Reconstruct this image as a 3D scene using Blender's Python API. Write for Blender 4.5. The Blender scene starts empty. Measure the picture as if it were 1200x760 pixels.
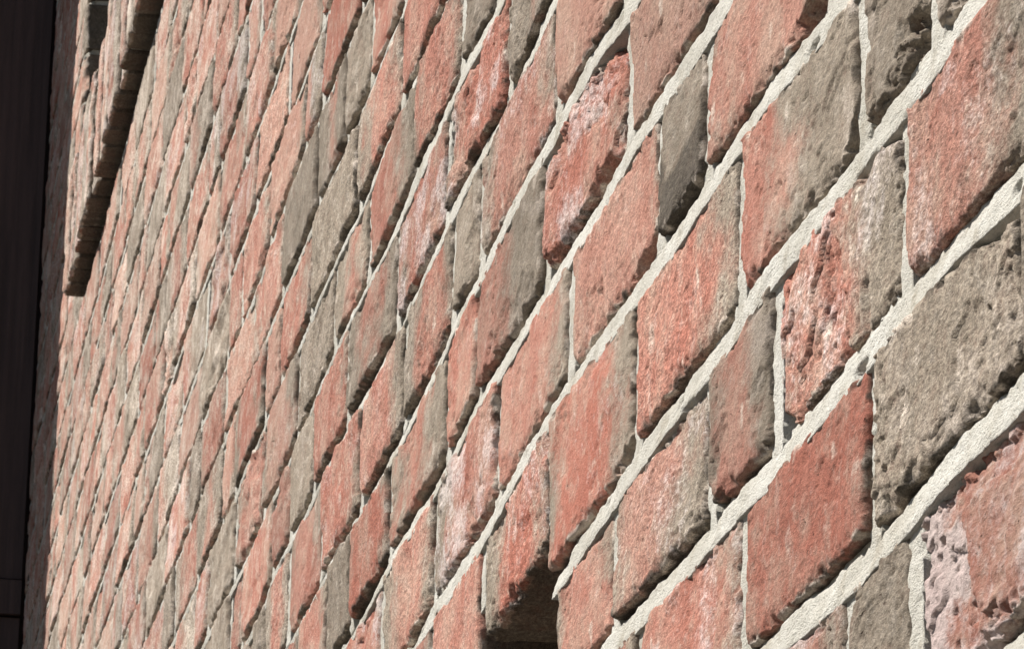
import bpy, math, random
import numpy as np
from mathutils import Matrix, Vector

# ------------------------------------------------------------------ camera, sky, sun, exposure
scene = bpy.context.scene
col = scene.collection
CAM_H = 1.50                       # camera height above the paving (m)
CAM_D = 0.36436                    # distance of the lens from the wall face (m)
FWD = Vector((0.14898438, 0.94560451, 0.2891985))
RIGHT = Vector((0.98645809, -0.16241258, 0.02286048))
UP = Vector((-0.06858644, -0.28187635, 0.95699615))
cam_data = bpy.data.cameras.new('camera')
cam = bpy.data.objects.new('camera', cam_data)
col.objects.link(cam)
m = Matrix.Identity(4)
for r in range(3):
    m[r][0], m[r][1], m[r][2] = RIGHT[r], UP[r], -FWD[r]
m[0][3], m[1][3], m[2][3] = -CAM_D, 0.0, CAM_H
cam.matrix_world = m
cam_data.sensor_width = 36.0
cam_data.lens = 5500.0 / 1200.0 * 36.0
cam_data.clip_start = 0.05
cam_data.clip_end = 3000.0
cam_data.dof.use_dof = True
cam_data.dof.focus_distance = 1.95
cam_data.dof.aperture_fstop = 190.0
scene.camera = cam

SUN_ELEV = math.radians(47)
SUN_AZ = math.radians(20)          # off the wall's normal, towards the far end
to_sun = Vector((-math.cos(SUN_ELEV) * math.cos(SUN_AZ), math.cos(SUN_ELEV) * math.sin(SUN_AZ), math.sin(SUN_ELEV)))
world = bpy.data.worlds.new('World')
scene.world = world
world.use_nodes = True
wn = world.node_tree.nodes
sky = wn.new('ShaderNodeTexSky')
sky.sky_type = 'NISHITA'
sky.sun_disc = False
sky.sun_elevation = SUN_ELEV
sky.sun_rotation = math.atan2(to_sun.x, to_sun.y)
world.node_tree.links.new(sky.outputs[0], wn['Background'].inputs[0])
wn['Background'].inputs[1].default_value = 0.05
sun_data = bpy.data.lights.new('sun', 'SUN')
sun_data.energy = 5.0
sun_data.angle = math.radians(0.53)
sun_data.color = (1.0, 0.965, 0.915)
sun = bpy.data.objects.new('sun', sun_data)
sun.rotation_euler = to_sun.to_track_quat('Z', 'Y').to_euler()
sun.location = (-3, 3, 8)
col.objects.link(sun)
scene.view_settings.view_transform = 'Standard'
scene.view_settings.look = 'None'
scene.view_settings.gamma = 1.0
scene.view_settings.use_curve_mapping = False
scene.view_settings.exposure = 0.48

# ------------------------------------------------------------------ layout of the wall (mm along the wall from the camera)
EXPLICIT={-1: [(1282, 1456, 0, 0, 0.85, 1, 0.2), (1470, 1547, 1, 0, 0, 0.2, 0), (1577, 1708, 0, 0.12, 0.5, 0.5, 0.3)],
 0: [(1225, 1318, 0.5, 0.5, 0, 0.2, 0), (1325, 1513, 1, 0, 0.15, 0.4, 0), (1523, 1723, 0, 0.03, 0.06, 0.15, 0.55), (1739, 1944, 0.0, 0.22, 0.4, 0.3, 0.3)],
 1: [(1300, 1469, 0, 0.42, 0.4, 0.3, 0.1), (1476, 1670, 0.1, 0.42, 0.4, 0.7, 0.35), (1689, 1792, 0.25, 0.25, 0.1, 0.4, 0.1), (1816, 2005, 0.2, 0.35, 0.35, 0.3, -0.3), (2024, 2164, 0.1, 0.04, 0.15, 0.2, 0.2)],
 2: [(1332, 1424, 0.3, 0.6, 0.1, 0.3, 0), (1444, 1529, 1, 0, 0, 0.5, 0), (1550, 1737, 0.0, 0.74, 0.05, 0.3, 0.1), (1764, 1956, 0, 0.28, 0.02, 0.2, 0.3), (1979, 2185, 0.06, 0.3, 0.25, 0.2, 0.55), (2209, 2395, 0.22, 0.08, 0.35, 0.5, 0.6), (2413, 2578, 0, 0, 0.2, 0.2, 0.1)],
 3: [(1591, 1807, 0.06, 0.1, 0.05, 0.2, -0.15), (1818, 1909, 1, 0, 0, 0.2, 0), (1926, 2136, 0.05, 0.14, 0.03, 0.2, -0.25), (2162, 2355, 0, 0.2, 0.15, 0.2, 0.15), (2378, 2585, 0.35, 0, 0.55, 0.6, 0.2), (2606, 2805, 0.3, 0.1, 0.2, 0.3, -0.1)],
 4: [(1793, 1991, 0, 0.1, 0.2, 0.4, -0.45), (2017, 2216, 0, 0.05, 0.5, 1, 0.45), (2233, 2437, 0.0, 0.6, 0.1, 0.4, 0.2), (2458, 2546, 0, 0.05, 0.1, 0.2, 0.3), (2560, 2783, 0.22, 0.25, 0.05, 0.2, 0.3), (2810, 2966, 0, 0.1, 0.05, 0.2, 0.6), (2974, 3091, 1, 0, 0, 0.2, 0), (3114, 3261, 0.1, 0.2, 0.2, 0.2, 0.2)],
 5: [(2021, 2187, 0, 0.05, 0.05, 0.2, -0.35), (2199, 2434, 0.08, 0.16, 0.35, 0.2, 0.1), (2452, 2534, 1, 0, 0.1, 0.5, 0), (2547, 2731, 0.35, 0.15, 0.05, 0.4, 0.3), (2746, 2929, 0, 0.25, 0.25, 0.2, 0.1), (2950, 3144, 0, 0.2, 0.3, 0.3, 0.4), (3183, 3342, 0.2, 0.1, 0.2, 0.2, 0.1), (3358, 3486, 0.3, 0.2, 0.2, 0.2, 0)],
 6: [(2213, 2343, 0.7, 0.3, 0, 0.5, 0), (2360, 2570, 0.1, 0, 0.5, 0.7, 0.5), (2587, 2781, 0.05, 0.1, 0.55, 0.4, 0.3), (2801, 3021, 0.4, 0.4, 0.1, 0.3, 0), (3044, 3214, 0, 0.15, 0.1, 0.2, 0.3), (3234, 3349, 1, 0, 0, 0.2, 0)],
 7: [(2406, 2527, 1, 0, 0, 0.3, 0), (2544, 2711, 0.05, 0.18, 0.1, 0.2, 0.25), (2736, 2931, 0.0, 0.35, 0.1, 0.4, 0.2), (2948, 3114, 0.5, 0.3, 0.1, 0.4, 0)],
 8: [(2604, 2790, 0, 0.1, 0.15, 0.2, 0.2), (2806, 2997, 0.3, 0.2, 0.1, 0.3, 0.1), (3037, 3268, 1, 0, 0, 0.2, 0), (3288, 3457, 0, 0.15, 0.1, 0.2, 0.3)],
 9: [(2810, 2950, 0, 0.1, 0.1, 0.2, 0.2), (2971, 3079, 1, 0, 0, 0.3, 0), (3093, 3248, 0.5, 0.3, 0.1, 0.2, -0.2)]}
DEV={0: [(1323, 4.1), (1409, 4.9), (1473, 0.6), (1541, -1.3), (1642, 2.8)],
 1: [(1316, -5.6), (1402, 1.0), (1467, -2.6), (1599, -2.8), (1671, -4.7), (1728, -1.7), (1846, -0.5), (2027, 3.8)],
 2: [(1392, -2.2), (1575, -3.0), (1661, -0.0), (1712, 0.0), (1763, -4.0), (1897, -1.3), (1985, -2.7), (2138, -9.0)],
 3: [(1567, -9.6), (1699, 2.8), (1784, 1.8), (1879, -0.2), (2003, 5.0), (2157, 11.9), (2288, 7.9), (2421, -3.1), (2535, -3.7), (2653, -1.8)],
 4: [(1788, -4.8), (1879, -1.7), (1978, 3.4), (2064, -0.3), (2214, 5.5), (2325, 5.2), (2450, 8.7), (2550, 1.9), (2633, -2.0), (2760, 2.3), (2930, -3.3)],
 5: [(1994, -1.6), (2072, 11.1), (2191, 9.5), (2336, 9.0), (2438, 4.4), (2531, 5.1), (2579, -2.4), (2701, -4.0), (2845, -6.5), (2927, -6.5), (3082, -0.1), (3277, -2.3)],
 6: [(2220, 5.3), (2313, 2.5), (2346, -1.4), (2465, 4.4), (2604, 1.4), (2710, -1.0), (2871, -4.0), (2999, 1.5), (3127, 4.0), (3260, 4.0), (3438, 5.6), (3530, -10.9)],
 7: [(2400, -2.7), (2525, 4.0), (2678, 1.4), (2770, -3.1), (2889, 0.2), (3033, 8.1), (3197, 6.0), (3307, -0.9), (3499, -3.6), (3618, -8.6), (3780, -5.3), (3994, 1.5)],
 8: [(2615, 2.7), (2729, 1.4), (2825, -1.5), (2982, -5.8), (3106, 2.9), (3320, 1.8), (3430, 4.6), (3587, 3.2), (3700, 4.9), (3776, -2.3), (4010, 1.0), (4245, -0.8)],
 9: [(2793, -6.5), (2882, -0.5), (2965, -5.5), (3022, -6.1), (3174, 3.8), (3264, 3.6), (3380, 1.9), (3523, 5.1), (3674, 1.2), (3841, 4.6), (3968, 4.5), (4173, 1.9), (4381, -0.9), (4605, -10.9)],
 10: [(3005, -4.2), (3219, 1.4), (3350, 7.2), (3518, 4.9), (3636, -3.6), (3752, -1.8), (3817, -5.1), (3975, 1.5), (4207, 5.1), (4459, -5.8), (4624, -10.8), (4842, -16.9)]}
COURSE = 75.0
Z0 = 394.17                        # height of bed joint 0 above the lens (mm)
JOINT = 13.0
WALL_END = 7080.0
WALL_NEAR = -1500.0
HOLE = (2176.0, 2500.0)            # the brick missing from course 1
OPEN_Y = (4780.0, 6250.0)          # window opening
SILL_Y = (4700.0, 6010.0)
SILL_BOTTOM, SILL_TOP = 19.2, 21.45
OPEN_TOP = 36.0
GROUND_K = -(CAM_H * 1000 + Z0) / COURSE
TOP_K = 42

rng = random.Random(11)

# ------------------------------------------------------------------ noise (numpy)
def hash3(ix, iy, iz, seed):
    h = (ix.astype(np.uint32) * np.uint32(374761393) + iy.astype(np.uint32) * np.uint32(668265263)
         + iz.astype(np.uint32) * np.uint32(2147483647) + np.uint32(seed * 974711 & 0xffffffff))
    h = (h ^ (h >> np.uint32(13))) * np.uint32(1274126177)
    h = (h ^ (h >> np.uint32(16))) * np.uint32(2246822519)
    h ^= h >> np.uint32(15)
    return h.astype(np.float64) / 4294967295.0

def noise(x, y, z, seed=0):
    """smooth value noise, about -1..1"""
    x, y, z = np.broadcast_arrays(np.asarray(x, float), np.asarray(y, float), np.asarray(z, float))
    xf, yf, zf = np.floor(x), np.floor(y), np.floor(z)
    ix, iy, iz = xf.astype(np.int64), yf.astype(np.int64), zf.astype(np.int64)
    fx, fy, fz = x - xf, y - yf, z - zf
    fx = fx * fx * fx * (fx * (fx * 6 - 15) + 10); fy = fy * fy * fy * (fy * (fy * 6 - 15) + 10); fz = fz * fz * (3 - 2 * fz)
    r = 0
    for a in (0, 1):
        wx = fx if a else 1 - fx
        for b in (0, 1):
            wy = fy if b else 1 - fy
            for c in (0, 1):
                wz = fz if c else 1 - fz
                r = r + wx * wy * wz * hash3(ix + a, iy + b, iz + c, seed)
    return r * 2 - 1

def smooth(a, b, x):
    t = np.clip((x - a) / (b - a), 0, 1)
    return t * t * (3 - 2 * t)

# ------------------------------------------------------------------ bed joint heights
def line_z(n, y):
    """height (mm above the lens) of the middle of bed joint n at distance y (mm): laid by hand, so it wanders"""
    y = np.asarray(y, float)
    base = Z0 + COURSE * n
    w = 1.6 * noise(y / 330.0, n * 7.3, 0.5, 5) + 1.0 * noise(y / 120.0, n * 3.1, 1.5, 6)
    if n in DEV:
        t = DEV[n]
        ys = [t[0][0] - 350] + [p[0] for p in t] + [t[-1][0] + 400]
        ds = [0] + [max(-8.0, min(8.0, p[1] * 0.85)) for p in t] + [0]
        d = np.interp(y, ys, ds)
        w = d + 0.35 * w
    return base + w

def joint_half(y):
    """the far bays are laid tighter"""
    return JOINT / 2 - 2.6 * smooth(2300, 3900, np.asarray(y, float))

# ------------------------------------------------------------------ meshes
def grid_faces(nu, nv):
    i = np.arange(nu - 1)[:, None]; j = np.arange(nv - 1)[None, :]
    a = (i * nv + j); b = a + nv
    return np.stack([a, a + 1, b + 1, b], -1).reshape(-1, 4)

def mesh_from(name, verts, faces, mat, smooth_on=True, attrs=None):
    me = bpy.data.meshes.new(name)
    nv, nf = len(verts), len(faces)
    me.vertices.add(nv)
    me.vertices.foreach_set('co', np.asarray(verts, np.float32).ravel())
    k = faces.shape[1]
    me.loops.add(nf * k)
    me.loops.foreach_set('vertex_index', faces.astype(np.int32).ravel())
    me.polygons.add(nf)
    me.polygons.foreach_set('loop_start', np.arange(0, nf * k, k, dtype=np.int32))
    me.polygons.foreach_set('use_smooth', np.full(nf, bool(smooth_on)))
    for an, av in (attrs or {}).items():
        a = me.attributes.new(an, 'FLOAT', 'POINT')
        a.data.foreach_set('value', np.asarray(av, np.float32).ravel())
    me.update(calc_edges=True)
    me.materials.append(mat)
    return me

def link(name, me, parent=None, loc=(0, 0, 0)):
    o = bpy.data.objects.new(name, me)
    col.objects.link(o)
    o.location = loc
    if parent is not None:
        o.parent = parent
    return o

def box_arrays(x0, x1, y0, y1, z0, z1):
    v = np.array([(x, y, z) for x in (x0, x1) for y in (y0, y1) for z in (z0, z1)], float)
    f = np.array([(0, 1, 3, 2), (4, 6, 7, 5), (0, 4, 5, 1), (2, 3, 7, 6), (0, 2, 6, 4), (1, 5, 7, 3)])
    return v, f

def boxes(name, lst, mat, parent=None):
    vs, fs, n = [], [], 0
    for b in lst:
        v, f = box_arrays(*b); vs.append(v); fs.append(f + n); n += 8
    return link(name, mesh_from(name, np.concatenate(vs), np.concatenate(fs), mat, False), parent)

# ------------------------------------------------------------------ materials
def material(name):
    mt = bpy.data.materials.new(name); mt.use_nodes = True
    nt = mt.node_tree
    return mt, nt, nt.nodes['Principled BSDF']

class NT:
    def __init__(s, nt): s.nt = nt
    def n(s, t, **kw):
        nd = s.nt.nodes.new(t)
        for k, v in kw.items(): setattr(nd, k, v)
        return nd
    def put(s, sock, v):
        if isinstance(v, bpy.types.NodeSocket): s.nt.links.new(v, sock)
        else: sock.default_value = v
    def math(s, op, a, b=0.0, clamp=False):
        nd = s.n('ShaderNodeMath', operation=op, use_clamp=clamp); s.put(nd.inputs[0], a); s.put(nd.inputs[1], b); return nd.outputs[0]
    def mix(s, f, a, b, blend='MIX'):
        nd = s.n('ShaderNodeMix', data_type='RGBA', blend_type=blend); s.put(nd.inputs[0], f)
        for i, v in ((6, a), (7, b)): s.put(nd.inputs[i], v if isinstance(v, bpy.types.NodeSocket) else (*v, 1))
        return nd.outputs[2]
    def noise(s, vec, scale, detail=3, rough=.55):
        nd = s.n('ShaderNodeTexNoise'); s.put(nd.inputs['Vector'], vec); nd.inputs['Scale'].default_value = scale
        nd.inputs['Detail'].default_value = detail; nd.inputs['Roughness'].default_value = rough; return nd.outputs['Fac']
    def range(s, v, a, b, c=0., d=1.):
        nd = s.n('ShaderNodeMapRange'); nd.interpolation_type = 'SMOOTHSTEP'
        s.put(nd.inputs[0], v)
        for i, q in enumerate((a, b, c, d)): nd.inputs[i + 1].default_value = q
        return nd.outputs[0]
    def attr(s, name):
        return s.n('ShaderNodeAttribute', attribute_name=name).outputs['Fac']
    def bump(s, h, strength, dist, normal=None):
        nd = s.n('ShaderNodeBump'); nd.inputs['Strength'].default_value = strength; nd.inputs['Distance'].default_value = dist
        s.put(nd.inputs['Height'], h)
        if normal is not None: s.put(nd.inputs['Normal'], normal)
        return nd.outputs[0]

def brick_material():
    mt, nt, bs = material('weathered_brick')
    g = NT(nt)
    tc = g.n('ShaderNodeTexCoord').outputs['Object']
    inf = g.n('ShaderNodeObjectInfo').outputs['Random']
    vm = g.n('ShaderNodeVectorMath', operation='ADD'); nt.links.new(tc, vm.inputs[0])
    cmb = g.n('ShaderNodeCombineXYZ')
    for i, q in enumerate((37.0, 91.0, 53.0)): g.put(cmb.inputs[i], g.math('MULTIPLY', inf, q))
    nt.links.new(cmb.outputs[0], vm.inputs[1])
    p = vm.outputs[0]
    mp = g.n('ShaderNodeMapping'); nt.links.new(p, mp.inputs[0]); mp.inputs['Scale'].default_value = (1, .5, .75)
    pv = mp.outputs[0]                                   # drag marks run up and down the face
    n_big = g.noise(p, 26, 4, .6)
    n_mid = g.noise(pv, 120, 5, .7)
    n_str = g.noise(pv, 330, 4, .7)
    mg = g.n('ShaderNodeMapping'); nt.links.new(p, mg.inputs[0]); mg.inputs['Scale'].default_value = (1, .3, 1)
    n_fine = g.noise(mg.outputs[0], 640, 5, .8)
    n_grain = g.noise(mg.outputs[0], 1700, 3, .75)
    tone = g.attr('tone')
    red = g.mix(g.range(n_big, .3, .7), (.322, .134, .096), (.40, .208, .156))
    red = g.mix(g.range(tone, 0, 1), red, (.345, .112, .074))
    red = g.mix(g.range(g.math('MULTIPLY', tone, -1.0), 0, .8), red, (.42, .275, .21))
    red = g.mix(g.math('MULTIPLY', g.range(n_mid, .5, .72), .55), red, (.46, .28, .22))
    red = g.mix(g.math('MULTIPLY', g.range(n_str, .52, .3), .35), red, (.27, .10, .072))
    n_band = g.noise(pv, 30, 6, .72)
    red = g.mix(g.math('MULTIPLY', g.range(n_band, .42, .66), .65), red, (.41, .285, .215))
    red = g.mix(g.math('MULTIPLY', g.range(g.noise(p, 75, 4, .7), .55, .72), .5), red, (.47, .33, .28))
    gray = g.mix(g.range(n_big, .3, .7), (.215, .176, .133), (.295, .245, .190))
    gray = g.mix(g.math('MULTIPLY', g.range(n_mid, .5, .75), .5), gray, (.43, .375, .31))
    gray = g.mix(g.math('MULTIPLY', g.range(n_str, .5, .3), .45), gray, (.125, .10, .074))
    gm = g.math('ADD', g.attr('gray'), g.math('MULTIPLY', g.math('SUBTRACT', n_mid, .5), 1.0))
    gm = g.math('ADD', gm, g.math('MULTIPLY', g.math('SUBTRACT', n_fine, .5), .9))
    gray = g.mix(g.math('MULTIPLY', g.range(n_band, .5, .7), .5), gray, (.45, .375, .315))
    c = g.mix(g.range(gm, .05, 1.0), red, gray)
    bm = g.math('ADD', g.attr('burn_shade'), g.math('MULTIPLY', g.math('SUBTRACT', n_str, .5), .9))
    c = g.mix(g.math('MULTIPLY', g.range(bm, .25, .85), .85), c, (.075, .062, .048))  # burnt clay specks, and shade painted on undersides, ends and arrises
    # lime bloom
    wm = g.math('ADD', g.attr('bloom'), g.math('MULTIPLY', g.math('SUBTRACT', g.noise(pv, 210, 4, .7), .5), 1.3))
    wm = g.math('ADD', wm, g.math('MULTIPLY', g.math('SUBTRACT', n_fine, .5), .8))
    c = g.mix(g.math('MULTIPLY', g.range(wm, .28, .9), .66), c, (.62, .545, .515))
    lm = g.math('ADD', g.attr('lime'), g.math('MULTIPLY', g.math('SUBTRACT', n_mid, .5), 1.0))
    lm = g.math('ADD', lm, g.math('MULTIPLY', g.math('SUBTRACT', n_fine, .5), .7))
    c = g.mix(g.math('MULTIPLY', g.range(lm, .2, .9), .85), c, (.60, .51, .425))
    # sandy grain
    sp = g.math('MULTIPLY', g.range(n_fine, .3, .7, .52, 1.48), g.range(n_grain, .3, .7, .74, 1.26))
    amt = g.math('ADD', g.math('MULTIPLY', g.math('FRACT', g.math('MULTIPLY', inf, 71.3)), .8), .3)      # some bricks are sandier
    sp = g.math('ADD', g.math('MULTIPLY', g.math('SUBTRACT', sp, 1.0), amt), 1.0)
    val = g.math('ADD', g.math('MULTIPLY', g.math('FRACT', g.math('MULTIPLY', inf, 17.7)), .34), .84)    # firing varies
    sp = g.math('MULTIPLY', sp, val)
    cc = g.n('ShaderNodeCombineColor')
    for i in range(3): nt.links.new(sp, cc.inputs[i])
    c = g.mix(1.0, c, cc.outputs[0], 'MULTIPLY')
    pit = g.range(g.noise(mg.outputs[0], 520, 3, .6), .66, .73)
    c = g.mix(g.math('MULTIPLY', pit, .7), c, (.09, .06, .045))
    nt.links.new(c, bs.inputs['Base Color'])
    bs.inputs['Roughness'].default_value = .95
    bs.inputs['Specular IOR Level'].default_value = .15
    h = g.math('ADD', g.math('MULTIPLY', n_fine, .6), g.math('MULTIPLY', n_grain, .25))
    h = g.math('SUBTRACT', h, g.math('MULTIPLY', pit, .5))
    b = g.bump(h, 1.0, .0012)
    b = g.bump(n_str, .5, .0016, b)
    nt.links.new(b, bs.inputs['Normal'])
    return mt

def mortar_material():
    mt, nt, bs = material('lime_mortar')
    g = NT(nt)
    p = g.n('ShaderNodeTexCoord').outputs['Object']
    mg = g.n('ShaderNodeMapping'); nt.links.new(p, mg.inputs[0]); mg.inputs['Scale'].default_value = (1, .4, 1)
    q = mg.outputs[0]
    big = g.noise(p, 14, 4, .6); mid = g.noise(q, 160, 4, .7); fine = g.noise(q, 1100, 3, .8)
    c = g.mix(g.range(big, .3, .7), (.56, .53, .455), (.70, .675, .605))
    c = g.mix(g.math('MULTIPLY', g.range(mid, .5, .75), .5), c, (.52, .485, .41))
    c = g.mix(g.math('MULTIPLY', g.range(g.noise(p, 34, 5, .7), .5, .7), .75), c, (.42, .375, .295))
    gr = g.range(fine, .52, .68)
    c = g.mix(g.math('MULTIPLY', gr, .6), c, (.30, .25, .19))
    nt.links.new(c, bs.inputs['Base Color'])
    bs.inputs['Roughness'].default_value = .95
    bs.inputs['Specular IOR Level'].default_value = .15
    b = g.bump(g.math('ADD', fine, g.math('MULTIPLY', mid, .8)), 1.0, .0018)
    nt.links.new(b, bs.inputs['Normal'])
    return mt

def timber_material():
    mt, nt, bs = material('dark_stained_timber')
    g = NT(nt)
    tc = g.n('ShaderNodeTexCoord').outputs['Object']
    mp = g.n('ShaderNodeMapping'); nt.links.new(tc, mp.inputs[0]); mp.inputs['Scale'].default_value = (30, 30, 1.5)
    n = g.noise(mp.outputs[0], 2.0, 5, .65)
    c = g.mix(g.range(n, .3, .7), (.06, .036, .029), (.115, .069, .056))
    nt.links.new(c, bs.inputs['Base Color'])
    bs.inputs['Roughness'].default_value = .65
    nt.links.new(g.bump(n, .3, .003), bs.inputs['Normal'])
    return mt

def ground_material():
    mt, nt, bs = material('asphalt_paving')
    g = NT(nt)
    p = g.n('ShaderNodeTexCoord').outputs['Object']
    n = g.noise(p, 1.4, 6, .6); f = g.noise(p, 60, 4, .7)
    c = g.mix(g.range(n, .3, .7), (.05, .047, .042), (.075, .07, .062))
    c = g.mix(g.math('MULTIPLY', g.range(f, .5, .7), .4), c, (.04, .037, .033))
    nt.links.new(c, bs.inputs['Base Color'])
    bs.inputs['Roughness'].default_value = .9
    nt.links.new(g.bump(f, .4, .004), bs.inputs['Normal'])
    return mt

def plain_material(name, c, rough, spec=.4):
    mt, nt, bs = material(name)
    g = NT(nt)
    n = g.noise(g.n('ShaderNodeTexCoord').outputs['Object'], 40, 4, .6)
    nt.links.new(g.mix(g.range(n, .3, .7), tuple(q * .9 for q in c), c), bs.inputs['Base Color'])
    bs.inputs['Roughness'].default_value = rough
    bs.inputs['Specular IOR Level'].default_value = spec
    return mt

M_BRICK = brick_material()
M_MORTAR = mortar_material()
M_TIMBER = timber_material()
M_GROUND = ground_material()
M_FRAME = plain_material('white_painted_wood', (.75, .74, .70), .5)
M_GLASS = plain_material('window_glass', (.02, .023, .025), .04, .6)

# ------------------------------------------------------------------ projection, only to decide how finely a piece is modelled
def in_view(y, z, out=0.0, margin=25):
    d = Vector((CAM_D - out / 1000, y / 1000, z / 1000))
    w = d.dot(FWD)
    if w < .2: return False
    px = 600 + 5500 * d.dot(RIGHT) / w; py = 380 - 5500 * d.dot(UP) / w
    return -margin < px < 1200 + margin and -margin < py < 760 + margin

def rect_in_view(y0, y1, z0, z1):
    for a in np.linspace(0, 1, 7):
        for b in np.linspace(0, 1, 5):
            if in_view(y0 + a * (y1 - y0), z0 + b * (z1 - z0)): return True
    return False

# ------------------------------------------------------------------ setting
ground = link('ground', mesh_from('ground', np.array([(-400, -400, 0), (400, -400, 0), (400, 400, 0), (-400, 400, 0)], float),
                                  np.array([[0, 1, 2, 3]]), M_GROUND, False))
ground['kind'] = 'structure'

wall = bpy.data.objects.new('brick_wall', None)
col.objects.link(wall)
wall['label'] = 'weathered red and grey brick wall with pale lime mortar filling the view'
wall['category'] = 'wall'

def zworld(z): return CAM_H + z / 1000.0
def kz(k): return Z0 + COURSE * k

# ------------------------------------------------------------------ one weathered brick
def brick_piece(y0, y1, zb0, zb1, zt0, zt1, prm, seed, proud=0.0, depth=100.0, spall=(), dark_low=0.0):
    """y0 near end, y1 far end; bottom edge runs zb0->zb1, top edge zt0->zt1 (all mm)."""
    gl, gr, bloom, rough, tone = prm
    L = y1 - y0
    H = ((zt0 - zb0) + (zt1 - zb1)) / 2
    dist = (y0 + y1) / 2
    q = max(dist, 1300) / 1350.0
    du = 1.35 * q ** 1.45; dv = .62 * q
    nu = int(np.clip(L / du, 10, 170)); nv = int(np.clip(H / dv, 10, 112))
    r = 3.2 + 2.5 * rough                     # rounding of the arris
    back = np.array([depth, 40.0, 16.0, 7.0, 3.0])
    def axis(n, span):
        # denser towards the arris
        t = np.linspace(-1, 1, n)
        e = np.sign(t) * (1 - (1 - np.abs(t)) ** 1.25)
        s = np.concatenate([-np.ones(5), e, np.ones(5)])
        o = np.concatenate([back, np.zeros(n), back[::-1]])
        return s, o
    s, so = axis(nu, L); t, to = axis(nv, H)
    Sg, Tg = np.meshgrid(s, t, indexing='ij')
    over = np.maximum(so[:, None], to[None, :])
    sx, sy = seed * 3.713 % 997, seed * 1.917 % 991
    ym = (y0 + y1) / 2
    u = Sg * L / 2; v = Tg * H / 2
    # wandering outline
    ea = (.45 + 1.5 * rough) * (.55 + .75 * smooth(-.2, .5, noise(u / 70 + sy, v / 50 + sx, 6.5, 18)))
    eu = ea * (1.4 * noise(v / 22 + sx, 0.5, np.sign(Sg) + 2, 11) + .9 * noise(v / 5 + sx, 1.5, np.sign(Sg) + 2, 12))
    ev = ea * (1.5 * noise(u / 45 + sy, 2.5, np.sign(Tg) + 2, 13) + 0.8 * noise(u / 13 + sy, 3.5, np.sign(Tg) + 2, 14)
               + 0.7 * noise(u / 5 + sy, 4.5, np.sign(Tg) + 2, 15))
    # broken corners
    cs = noise(np.sign(Sg) * 3.3 + sx, np.sign(Tg) * 5.7 + sy, 0.5, 16)
    cut = np.clip(cs - .15, 0, 1) * (6 + 12 * rough)
    du_e = (1 - np.abs(Sg)) * L / 2; dv_e = (1 - np.abs(Tg)) * H / 2
    wu = np.abs(Sg) ** 3; wv = np.abs(Tg) ** 3
    cz = np.exp(-(dv_e / 9.0) ** 2); cy = np.exp(-(du_e / 16.0) ** 2)
    u = u + np.sign(Sg) * wu * (eu - cut * .8 * cz); v = v + np.sign(Tg) * wv * (ev - cut * .45 * cy)
    P0, P1, P2 = u / 1.0 + sx * 7, v / 1.0 + sy * 7, over * .6 + seed % 13
    d = np.minimum(du_e, dv_e)
    rr = r * np.where(dv_e <= du_e, np.where(Tg < 0, .5, .65), 1.0) * (1 + .6 * noise(P0 / 14, P1 / 14, .5, 17))
    x = np.clip(1 - d / rr, 0, 1)
    out = -rr * (1 - np.sqrt(np.clip(1 - x * x * .98, 0, 1)))
    # face relief
    big = noise(P0 / 60, P1 / 40, P2 / 40, 20); mid = noise(P0 / 17, P1 / 13, P2 / 15, 21)
    sm = noise(P0 / 6, P1 / 5, P2 / 6, 22); fi = noise(P0 / 2.6, P1 / 1.9, P2 / 2.5, 23)
    amp = .30 + 1.4 * rough ** 1.5
    out = out + 1.0 * big + amp * (.55 * mid + .30 * sm + .16 * fi)
    # pits and flaked hollows
    pit = smooth(.5, .8, noise(P0 / 5, P1 / 3.2, P2 / 7, 24)) * smooth(-.1, .5, noise(P0 / 40, P1 / 26, 3.5, 25))
    out = out - pit * (.5 + 2.0 * rough)
    fl = noise(P0 / 42, P1 / 26, 8.5, 26) + .35 * mid + .14 * sm
    flake = smooth(.16, .20, fl) + .8 * smooth(.40, .44, fl) + .7 * smooth(-.02, .02, noise(P0 / 25, P1 / 50, 1.5, 60) - .55 + .2 * sm)
    out = out - flake * (.35 + 2.0 * rough)
    crack = np.exp(-(np.abs(noise(P0 / 34, P1 / 55, 6.5, 27) + .14 * sm) / .02) ** 2) * smooth(.0, .5, noise(P0 / 60, P1 / 60, 9.5, 28))
    out = out - crack * (1.0 + 3.0 * rough)
    # chipped arrises
    cn = noise(P0 / 10, P1 / 7, 4.5, 29) + .3 * sm
    chip = (.5 * smooth(.05, .12, cn) + .5 * smooth(.35, .42, cn)) * np.exp(-(d / 4.5) ** 2)
    out = out - chip * (1.3 + 4 * rough)
    near = 1 - .55 * float(smooth(2200, 3800, dist))
    band = smooth(-.15, .45, noise(u / 48 + sy, np.sign(Tg) * 3 + 9, .5, 51)) * np.where(Tg < 0, 1.0, .45)
    crumb = band * np.exp(-(dv_e / ((2.6 + 4.0 * rough) * near)) ** 2)
    out = out - near * crumb * (1.5 + 3.6 * rough) * np.clip(.35 + noise(P0 / 6, P1 / 2.4, .5, 52) + .8 * noise(P0 / 3, P1 / 1.2, .5, 53), 0, 2)
    groove = smooth(.5, .72, noise(P0 / 5, P1 / 34, 1.5, 54) + .25 * sm) * smooth(.0, .4, noise(P0 / 50, P1 / 40, 2.5, 55))
    out = out - groove * (.8 + 1.8 * rough)
    lime = np.exp(-(np.where(Tg > 0, d, d * 1.6) / 4.0) ** 2) * smooth(.0, .55, noise(P0 / 16, P1 / 8, 3.5, 56)) * .9
    lime = np.maximum(lime, smooth(.55, .8, noise(P0 / 12, P1 / 16, 5.5, 57)) * .5)
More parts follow.
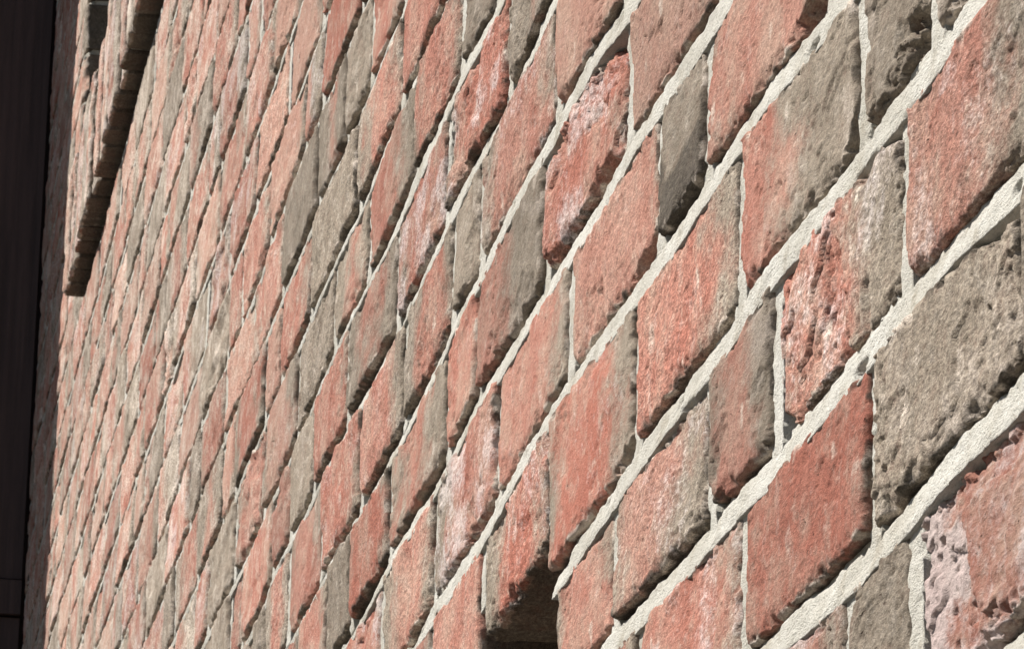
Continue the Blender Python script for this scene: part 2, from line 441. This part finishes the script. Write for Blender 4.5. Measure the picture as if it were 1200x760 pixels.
    wash = (.15 + .54 * float(smooth(2300, 4600, dist)) if proud < 10 else .75) * (.6 + .4 * noise(P0 / 30, P1 / 20, 7.5, 58))
    for (ss, ts, ru, rv, dep) in spall:                       # corners knocked off
        e = np.sqrt((np.where(np.sign(Sg) == ss, du_e, 1e3) / ru) ** 2 + (np.where(np.sign(Tg) == ts, dv_e, 1e3) / rv) ** 2) + .22 * sm + .12 * fi
        out = out - dep * (1 - smooth(.72, 1.0, e))
    side = over > 0
    lat = np.where(side, .8 * mid + .5 * sm, 0)
    u = u + np.sign(Sg) * lat * (so[:, None] >= to[None, :]) ; v = v + np.sign(Tg) * lat * (to[None, :] >= so[:, None])
    out = np.where(side, np.minimum(out, 0) * .3 - over - r * .7, out)
    tilt = (noise(seed * 1.37, .5, .5, 31) * 1.6) * Tg + (noise(seed * 2.11, 1.5, .5, 32) * 1.6) * Sg
    out = out + proud + tilt * (over < 50)
    yy = ym + u
    f = np.clip((Sg + 1) / 2, 0, 1)
    zmid = ((zb0 + zt0) / 2) * (1 - f) + ((zb1 + zt1) / 2) * f
    hs = ((zt0 - zb0) * (1 - f) + (zt1 - zb1) * f) / H
    zz = zmid + v * hs
    zc = (zb0 + zb1 + zt0 + zt1) / 4
    verts = np.stack([-out / 1000, (yy - ym) / 1000, (zz - zc) / 1000], -1).reshape(-1, 3)
    # clay colouring: grey ends, bloom, burnt specks; shade painted on sides and arrises
    fs = np.clip((1 - Sg) / 2, 0, 1)          # 0 at far end .. 1 at near end
    wob = .24 * noise(P0 / 60, P1 / 30, 2.5, 33) + .10 * noise(P0 / 16, P1 / 11, 2.5, 34)
    gmask = np.zeros_like(fs)
    if gl > 0: gmask = np.maximum(gmask, 1 - smooth(gl - .30, gl + .22, fs + wob))
    if gl >= .99: gmask[:] = .95
    if gr > 0: gmask = np.maximum(gmask, 1 - smooth(gr - .30, gr + .22, 1 - fs + wob))
    gmask = np.maximum(gmask, .75 * np.exp(-(d / 2.2) ** 2) * smooth(-.3, .5, noise(P0 / 25, P1 / 12, 7.5, 37)))
    gmask = np.maximum(gmask, np.where(side, .7, 0))
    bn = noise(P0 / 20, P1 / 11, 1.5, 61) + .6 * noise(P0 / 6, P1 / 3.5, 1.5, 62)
    burn_shade = smooth(.35, 1.1, noise(P0 / 9, P1 / 6, 1.5, 64) + .8 * noise(P0 / 3.5, P1 / 2.2, 1.5, 65) - .1) * smooth(-.1, .6, noise(seed * .913, 2.5, .5, 63)) * .6
    burn_shade = np.maximum(burn_shade, dark_low * (1 - smooth(-.25, .1, Tg + .5 * noise(P0 / 30, P1 / 20, .5, 66))) * .75)  # one header darker towards its lower edge, with a ragged border
    burn_shade = np.maximum(burn_shade, np.exp(-(d / 4.5) ** 2) * smooth(-.25, .6, bn) * .9)  # dirty, burnt arrises, darkened further to strengthen the shade line
    burn_shade = np.where(side, .7, burn_shade)  # undersides and ends painted dark to deepen the shade there
    bl = bloom * (.45 + .8 * smooth(-.25, .5, noise(P0 / 34, P1 / 20, 5.5, 35)))
    bl = np.where(side, bl * .3, bl)
    faces = grid_faces(len(s), len(t))
    me = mesh_from('brick', verts, faces[:, ::-1] if True else faces, M_BRICK, True,
                   {'lime': np.where(side, lime * .3, np.maximum(lime, wash)), 'gray': gmask, 'bloom': bl, 'burn_shade': burn_shade, 'tone': np.full(fs.shape, tone)})
    return me, (0, ym / 1000, zworld(zc))

# ------------------------------------------------------------------ lay the courses
def blocked(c):
    """spans (mm) taken out of course c: opening, sill, missing brick"""
    sp = []
    zb, zt = c, c + 1
    if zt > SILL_BOTTOM + .3 and zb < SILL_TOP - .3: sp.append(SILL_Y)
    elif zb >= SILL_TOP - .3 and zb < OPEN_TOP: sp.append(OPEN_Y)
    if c == 1: sp.append(HOLE)
    return sp

def random_prm():
    a = rng.random()
    tone = rng.uniform(-.5, .55); rough = rng.choice([.15, .2, .3, .3, .5, .8]); bloom = rng.choice([0, .05, .1, .25, .4, .5])
    if a < .54: return (rng.choice([0, 0, .08]), rng.uniform(.0, .2), bloom, rough, tone)
    if a < .69: return (1, 0, bloom * .4, rough, tone)
    if a < .92: return (rng.uniform(.1, .35), rng.uniform(.1, .35), bloom, rough, tone)
    return (0, rng.uniform(.5, .8), bloom, rough, tone)

def run(y0, y1, first):
    """fill y0..y1 with stretchers and headers, 11 mm joints"""
    out = []
    y = y0
    k = first
    while y1 - y > 45:
        L = (208 if k else 98) + rng.uniform(-9, 9)
        k = rng.random() < .62 if k else True
        if y1 - (y + L) < 55: L = y1 - y
        if L > 235:
            out.append((y, y + 98, random_prm())); y += 98 + 11; continue
        out.append((y, y + L, random_prm()))
        y += L + rng.uniform(9, 13)
    return out

courses = {}
k0 = int(math.floor(GROUND_K))
for c in range(k0, TOP_K):
    lst = []
    ex = EXPLICIT.get(c, [])
    rows = []
    for i, (a, b, *p) in enumerate(ex):
        if i and a - ex[i - 1][1] > 13:
            a = ex[i - 1][1] + 12
        rows.append((a, b, tuple(p)))
    segs = []
    cur = WALL_NEAR
    spans = sorted(blocked(c))
    stops = []
    for s0, s1 in spans:
        stops.append((cur, s0)); cur = s1
    stops.append((cur, WALL_END))
    for s0, s1 in stops:
        inside = [r for r in rows if r[0] >= s0 - 20 and r[1] <= s1 + 20]
        if inside:
            if inside[0][0] - 12 > s0: lst += run(s0, inside[0][0] - 12, c % 2 == 0)
            lst += inside
            if inside[-1][1] + 12 < s1: lst += run(inside[-1][1] + 12, s1, c % 2 == 1)
        else:
            st = s0 + (0 if s0 > 0 else rng.uniform(-90, 0))
            lst += run(st, s1, c % 2 == 0)
    courses[c] = lst

far_boxes = []
SPALL = {(2, 1529): ((-1, -1, 42, 19, 11),), (2, 1737): ((-1, -1, 16, 13, 8),), (3, 2136): ((-1, -1, 70, 9, 7),),
         (1, 1670): ((-1, 1, 26, 9, 6), (1, -1, 20, 10, 6)), (0, 1513): ((-1, 1, 60, 8, 6),), (3, 1807): ((-1, -1, 60, 10, 8),),
         (2, 2185): ((-1, -1, 50, 8, 7),), (4, 2216): ((1, 1, 30, 14, 5), (-1, 1, 40, 18, 4))}
LOST = {(2, 2395): 15.0}            # lower edge of the brick over the gap is broken away
count = 0
for c, lst in courses.items():
    for y0, y1, prm in lst:
        z0, z1 = kz(c) + JOINT / 2, kz(c + 1) - JOINT / 2
        if not rect_in_view(y0, y1, z0 - 12, z1 + 12):
            far_boxes.append((rng.uniform(-.001, .002), .1, y0 / 1000, y1 / 1000, zworld(z0), zworld(z1)))
            continue
        count += 1
        jb, jt = rng.uniform(-1, 1.5), rng.uniform(-1.5, 1)
        jh = joint_half((y0 + y1) / 2)
        if (c, y1) in LOST: jb += LOST[(c, y1)]
        zb = line_z(c, np.array([y0, y1])) + jh + jb
        zt = line_z(c + 1, np.array([y0, y1])) - jh + jt
        if (c, y1) in LOST: zb[1] -= LOST[(c, y1)] * .5
        me, loc = brick_piece(y0, y1, zb[0], zb[1], zt[0], zt[1], prm, 17 + count * 7, proud=rng.uniform(-.9, 1.4),
                              spall=SPALL.get((c, y1), ()), dark_low=1.0 if (c, y1) == (3, 1909) else 0.0)
        link('brick', me, wall, loc)
print('bricks in view', count, 'beyond', len(far_boxes))
vs, fs, at, nb = [], [], {k: [] for k in ('gray', 'bloom', 'burn_shade', 'lime', 'tone')}, 0
for b in far_boxes:
    x0, x1, by0, by1, bz0, bz1 = b
    e = .003                                             # worn arris
    v = np.array([(x0 + e, by0, bz0), (x0 + e, by1, bz0), (x0 + e, by1, bz1), (x0 + e, by0, bz1),
                  (x0, by0 + e, bz0 + e), (x0, by1 - e, bz0 + e), (x0, by1 - e, bz1 - e), (x0, by0 + e, bz1 - e),
                  (x1, by0, bz0), (x1, by1, bz0), (x1, by1, bz1), (x1, by0, bz1)])
    v[:8, 1:] += np.array([[rng.uniform(-.0015, .0015) for _ in range(2)] for _ in range(8)])
    f = np.array([(4, 7, 6, 5), (0, 4, 5, 1), (1, 5, 6, 2), (2, 6, 7, 3), (3, 7, 4, 0), (0, 1, 9, 8), (1, 2, 10, 9), (2, 3, 11, 10), (3, 0, 8, 11)])
    vs.append(v); fs.append(f + nb); nb += 12
    gl_, gr_, bl_, ro_, to_ = random_prm()
    ends = [gr_, gl_, gl_, gr_]
    g_ = [min(1, q * 2) for q in ends] * 3 if gl_ < .99 else [.95] * 12
    at['gray'] += g_; at['bloom'] += [bl_] * 12; at['burn_shade'] += [.3] * 4 + [.05] * 4 + [.5] * 4  # arrises and sides carry painted shade here too
    at['lime'] += [.35] * 12; at['tone'] += [to_] * 12
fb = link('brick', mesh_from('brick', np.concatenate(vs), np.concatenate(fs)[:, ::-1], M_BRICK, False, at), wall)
fb['kind'] = 'stuff'

# ------------------------------------------------------------------ mortar
def mortar_strip(ys, vlo, vhi, nv, zfun, profile, seed, depth=100.0):
    """a run of pointing: ys samples along the wall, v across the joint, closed backwards"""
    n = len(ys)
    v = np.concatenate([[vlo, vlo], np.linspace(vlo, vhi, nv), [vhi, vhi]])
    vo = np.concatenate([[depth, 20], np.zeros(nv), [20, depth]])
    yy = np.concatenate([[ys[0], ys[0]], ys, [ys[-1], ys[-1]]])
    yo = np.concatenate([[depth, 20], np.zeros(n), [20, depth]])
    Y, V = np.meshgrid(yy, v, indexing='ij')
    over = np.maximum(yo[:, None], vo[None, :])
    Z = zfun(yy)[:, None] + V
    out = profile(Y, V, Z)
    out = np.where(over > 0, np.minimum(out, -4) - over, out)
    verts = np.stack([-out / 1000, Y / 1000, zworld(Z)], -1).reshape(-1, 3)
    return verts, grid_faces(len(yy), len(v))[:, ::-1]

def relief(Y, Z, seed):
    return (.8 * noise(Y / 110, Z / 60, .5, 40) + .45 * noise(Y / 32, Z / 14, .5, 41) + .6 * noise(Y / 9, Z / 5, 1.5, 42)
            + .45 * noise(Y / 3.2, Z / 2.2, 2.5, 43)
            - 3.5 * smooth(.45, .7, noise(Y / 14, Z / 7, 3.5, 44)) * smooth(-.1, .4, noise(Y / 70, Z / 40, 6.5, 39)))

FARREC = 5.0                       # the far bays have lost more of their pointing
def bed_profile(n):
    def f(Y, V, Z):
        jh = joint_half(Y)
        t = np.clip((V + jh) / (2 * jh), -.4, 1.3)                 # 0 at the lower brick, 1 under the upper one
        rec = 2.2 + 2.4 * noise(Y / 170, n * 5.7, .5, 45) + 1.3 * noise(Y / 40, n * 9.1, .5, 46) + 4.0 * smooth(.35, .75, noise(Y / 90, n * 4.3, 2.5, 48)) + FARREC * smooth(2300, 3600, Y)
        o = -.9 - np.maximum(rec, .9) * np.clip(t, 0, 1.2) ** .9 + relief(Y, Z, n)
        notch = 2.0 + 2.5 * smooth(-.2, .6, noise(Y / 60, n * 2.9, 4.5, 49))
        return o - 3.0 * np.clip(-t - .22, 0, 1) - notch * smooth(.72, .98, t + .10 * noise(Y / 7, n * 1.3, .5, 50))
    return f

def head_profile(ya, yb, seed):
    dep = 2.2 + 1.8 * abs(noise(seed * .77, .5, .5, 47))
    def f(Y, V, Z):
        return -dep - .2 + relief(Y, Z, seed)
    return f

mv, mf, nm = [], [], 0
def add(vf):
    global nm
    mv.append(vf[0]); mf.append(vf[1] + nm); nm += len(vf[0])

for n in range(k0, TOP_K + 1):
    # where this bed runs (not through the opening or the sill)
    cuts = []
    if SILL_BOTTOM + .05 < n < SILL_TOP - .05: cuts.append(SILL_Y)
    elif SILL_TOP - .05 <= n < OPEN_TOP + .5: cuts.append(OPEN_Y)
    if n == 2: cuts.append((HOLE[0] + 4, HOLE[1] - 10))
    segs, cur = [], 900.0
    for s0, s1 in cuts: segs.append((cur, s0 - 6)); cur = s1 + 6
    segs.append((cur, WALL_END))
    for s0, s1 in segs:
        ys = [s0]
        while ys[-1] < s1 - 1:
            ys.append(min(s1, ys[-1] + 1.9 * (max(ys[-1], 1300) / 1350) ** 1.45))
        ys = np.array(ys)
        vis = np.array([in_view(y, kz(n), 0, 60) for y in ys])
        if not vis.any(): continue
        i0, i1 = np.argmax(vis), len(vis) - np.argmax(vis[::-1])
        ys = ys[max(0, i0 - 6):i1 + 6]
        q = max(ys[0], 1300) / 1350
        nv = int(np.clip(20 / (.75 * q), 9, 28))
        add(mortar_strip(ys, -9.5, 9.5, nv, lambda y, n=n: line_z(n, y), bed_profile(n), n))
for c, lst in courses.items():
    for (a0, a1, _), (b0, b1, _) in zip(lst, lst[1:]):
        if b0 - a1 > 40 or not rect_in_view(a1 - 10, b0 + 10, kz(c), kz(c + 1)): continue
        ya, yb = a1 - 4, b0 + 4
        q = max(ya, 1300) / 1350
        ys = np.linspace(ya, yb, int(np.clip((yb - ya) / (1.6 * q), 6, 24)))
        zb, zt = float(line_z(c, a1)) - 1 + (34 if (c, b1) in LOST or (c, a1) in LOST else 0), float(line_z(c + 1, a1)) + 1
        h = (zt - zb) / 2
        add(mortar_strip(ys, -h, h, int(np.clip(2 * h / (.8 * q), 12, 80)), lambda y, z=(zb + zt) / 2: np.full(len(y), z),
                         head_profile(ya, yb, c * 31 + int(a1)), c))
mo = link('mortar', mesh_from('mortar', np.concatenate(mv), np.concatenate(mf), M_MORTAR), wall)

# rough mortar behind the far bricks, and the core of the wall, in pieces round the opening and the missing brick
def ring(x0, x1):
    y0, y1 = WALL_NEAR / 1000, WALL_END / 1000 - .002
    zo0, zo1 = zworld(kz(SILL_TOP) - 20), zworld(kz(OPEN_TOP))
    a, b = OPEN_Y[0] / 1000 + .004, OPEN_Y[1] / 1000 - .004
    ht, hb = zworld(kz(2) + 36), zworld(kz(1) - 45)
    return [(x0, x1, y0, y1, -.05, hb), (x0, x1, y0, HOLE[0] / 1000 - .03, hb, ht), (x0, x1, HOLE[1] / 1000 + .03, y1, hb, ht),
            (x0, x1, y0, y1, ht, zo0), (x0, x1, y0, a - .008, zo0, zo1), (x0, x1, b + .008, y1, zo0, zo1),
            (x0, x1, y0, y1, zo1, zworld(kz(TOP_K)))]
boxes('mortar_backing', ring(.0125, .099), M_MORTAR, wall)
boxes('inner_leaf', [(.36, .46, WALL_NEAR / 1000, WALL_END / 1000, -.05, zworld(kz(SILL_TOP) - 20))], M_BRICK, wall)
boxes('wall_core', [(.112, .30) + b[2:] for b in ring(0, 1)[4:]] +
      [(.112, .30) + b[2:] for b in ring(0, 1)[:4]], M_MORTAR, wall)

# ------------------------------------------------------------------ row of upright bricks under the window opening
sill = bpy.data.objects.new('soldier_course', None)
col.objects.link(sill)
sill.parent = wall
sill['label'] = 'projecting row of upright bricks below the window opening'
y = SILL_Y[1]
i = 0
zlo, zhi = kz(SILL_BOTTOM), kz(SILL_TOP)
sill_mortar = []
while y > SILL_Y[0]:
    w = 55 + rng.uniform(-4, 4)
    y0 = y - w
    dz0, dz1 = rng.uniform(-3, 3), rng.uniform(-9, 7)
    if rect_in_view(y0, y, zlo - 40, zhi):
        tone = rng.uniform(-.5, .2)
        me, loc = brick_piece(y0, y, zlo + dz0, zlo + dz0, zhi + dz1, zhi + dz1,
                              rng.choice([(0, .1, .5, .3, tone), (1, 0, .4, .3, tone), (.4, .1, .5, .4, tone), (0, 0, .3, .3, tone)]),
                              9000 + i * 13, proud=23 + rng.uniform(-4, 4), depth=122)
        link('brick', me, sill, loc)
    else:
        boxes('brick', [(-.022, .1, y0 / 1000, y / 1000, zworld(zlo), zworld(zhi))], M_BRICK, sill)
    sill_mortar.append((-.0165, .1, (y0 - 10) / 1000, (y0 + 1) / 1000, zworld(zlo + 6), zworld(zhi - 6)))
    y = y0 - 10 - rng.uniform(-1, 1.5)
    i += 1
boxes('pointing', sill_mortar, M_MORTAR, sill)

# ------------------------------------------------------------------ window set back in the opening
win = bpy.data.objects.new('window', None)
col.objects.link(win)
win.parent = wall
oy0, oy1 = OPEN_Y[0] / 1000, OPEN_Y[1] / 1000
oz0, oz1 = zworld(zhi) + .002, zworld(kz(OPEN_TOP)) - .002
boxes('window_frame', [(.115, .175, oy0, oy0 + .06, oz0, oz1), (.115, .175, oy1 - .06, oy1, oz0, oz1),
                       (.115, .175, oy0 + .06, oy1 - .06, oz0, oz0 + .07), (.115, .175, oy0 + .06, oy1 - .06, oz1 - .06, oz1),
                       (.118, .172, (oy0 + oy1) / 2 - .03, (oy0 + oy1) / 2 + .03, oz0 + .07, oz1 - .06)], M_FRAME, win)
for a, b in ((oy0 + .06, (oy0 + oy1) / 2 - .03), ((oy0 + oy1) / 2 + .03, oy1 - .06)):
    boxes('pane', [(.14, .146, a, b, oz0 + .07, oz1 - .06)], M_GLASS, win)
boxes('lintel', [(.004, .11, oy0 - .1, oy1 + .1, zworld(kz(OPEN_TOP)) + .0, zworld(kz(OPEN_TOP)) + .058)], M_MORTAR, wall)

# ------------------------------------------------------------------ dark timber wing at the far end of the wall
wing = bpy.data.objects.new('timber_wing', None)
col.objects.link(wing)
wing['label'] = 'dark brown timber boarding standing past the far end of the brick wall'
wing['category'] = 'timber wall'
y0 = WALL_END / 1000 + .012
WOUT = -1.75
z_rail0, z_rail1 = zworld(1647.6), zworld(1701.5)
boxes('rail', [(WOUT, -.004, y0 - .004, y0 + .09, z_rail0, z_rail1)], M_TIMBER, wing)
edges = [-.004]
while edges[-1] > WOUT + .01:
    edges.append(max(WOUT, edges[-1] - .178))
for a, b in zip(edges, edges[1:]):
    boxes('board', [(b + .003, a, y0 + .006, y0 + .07, .0, z_rail0 - .004)], M_TIMBER, wing)
    boxes('board', [(b + .003, a, y0 + .006, y0 + .07, z_rail1 + .004, 6.4)], M_TIMBER, wing)
boxes('backing', [(WOUT + .01, .12, y0 + .075, y0 + .10, 0.0, 6.39)], M_TIMBER, wing)
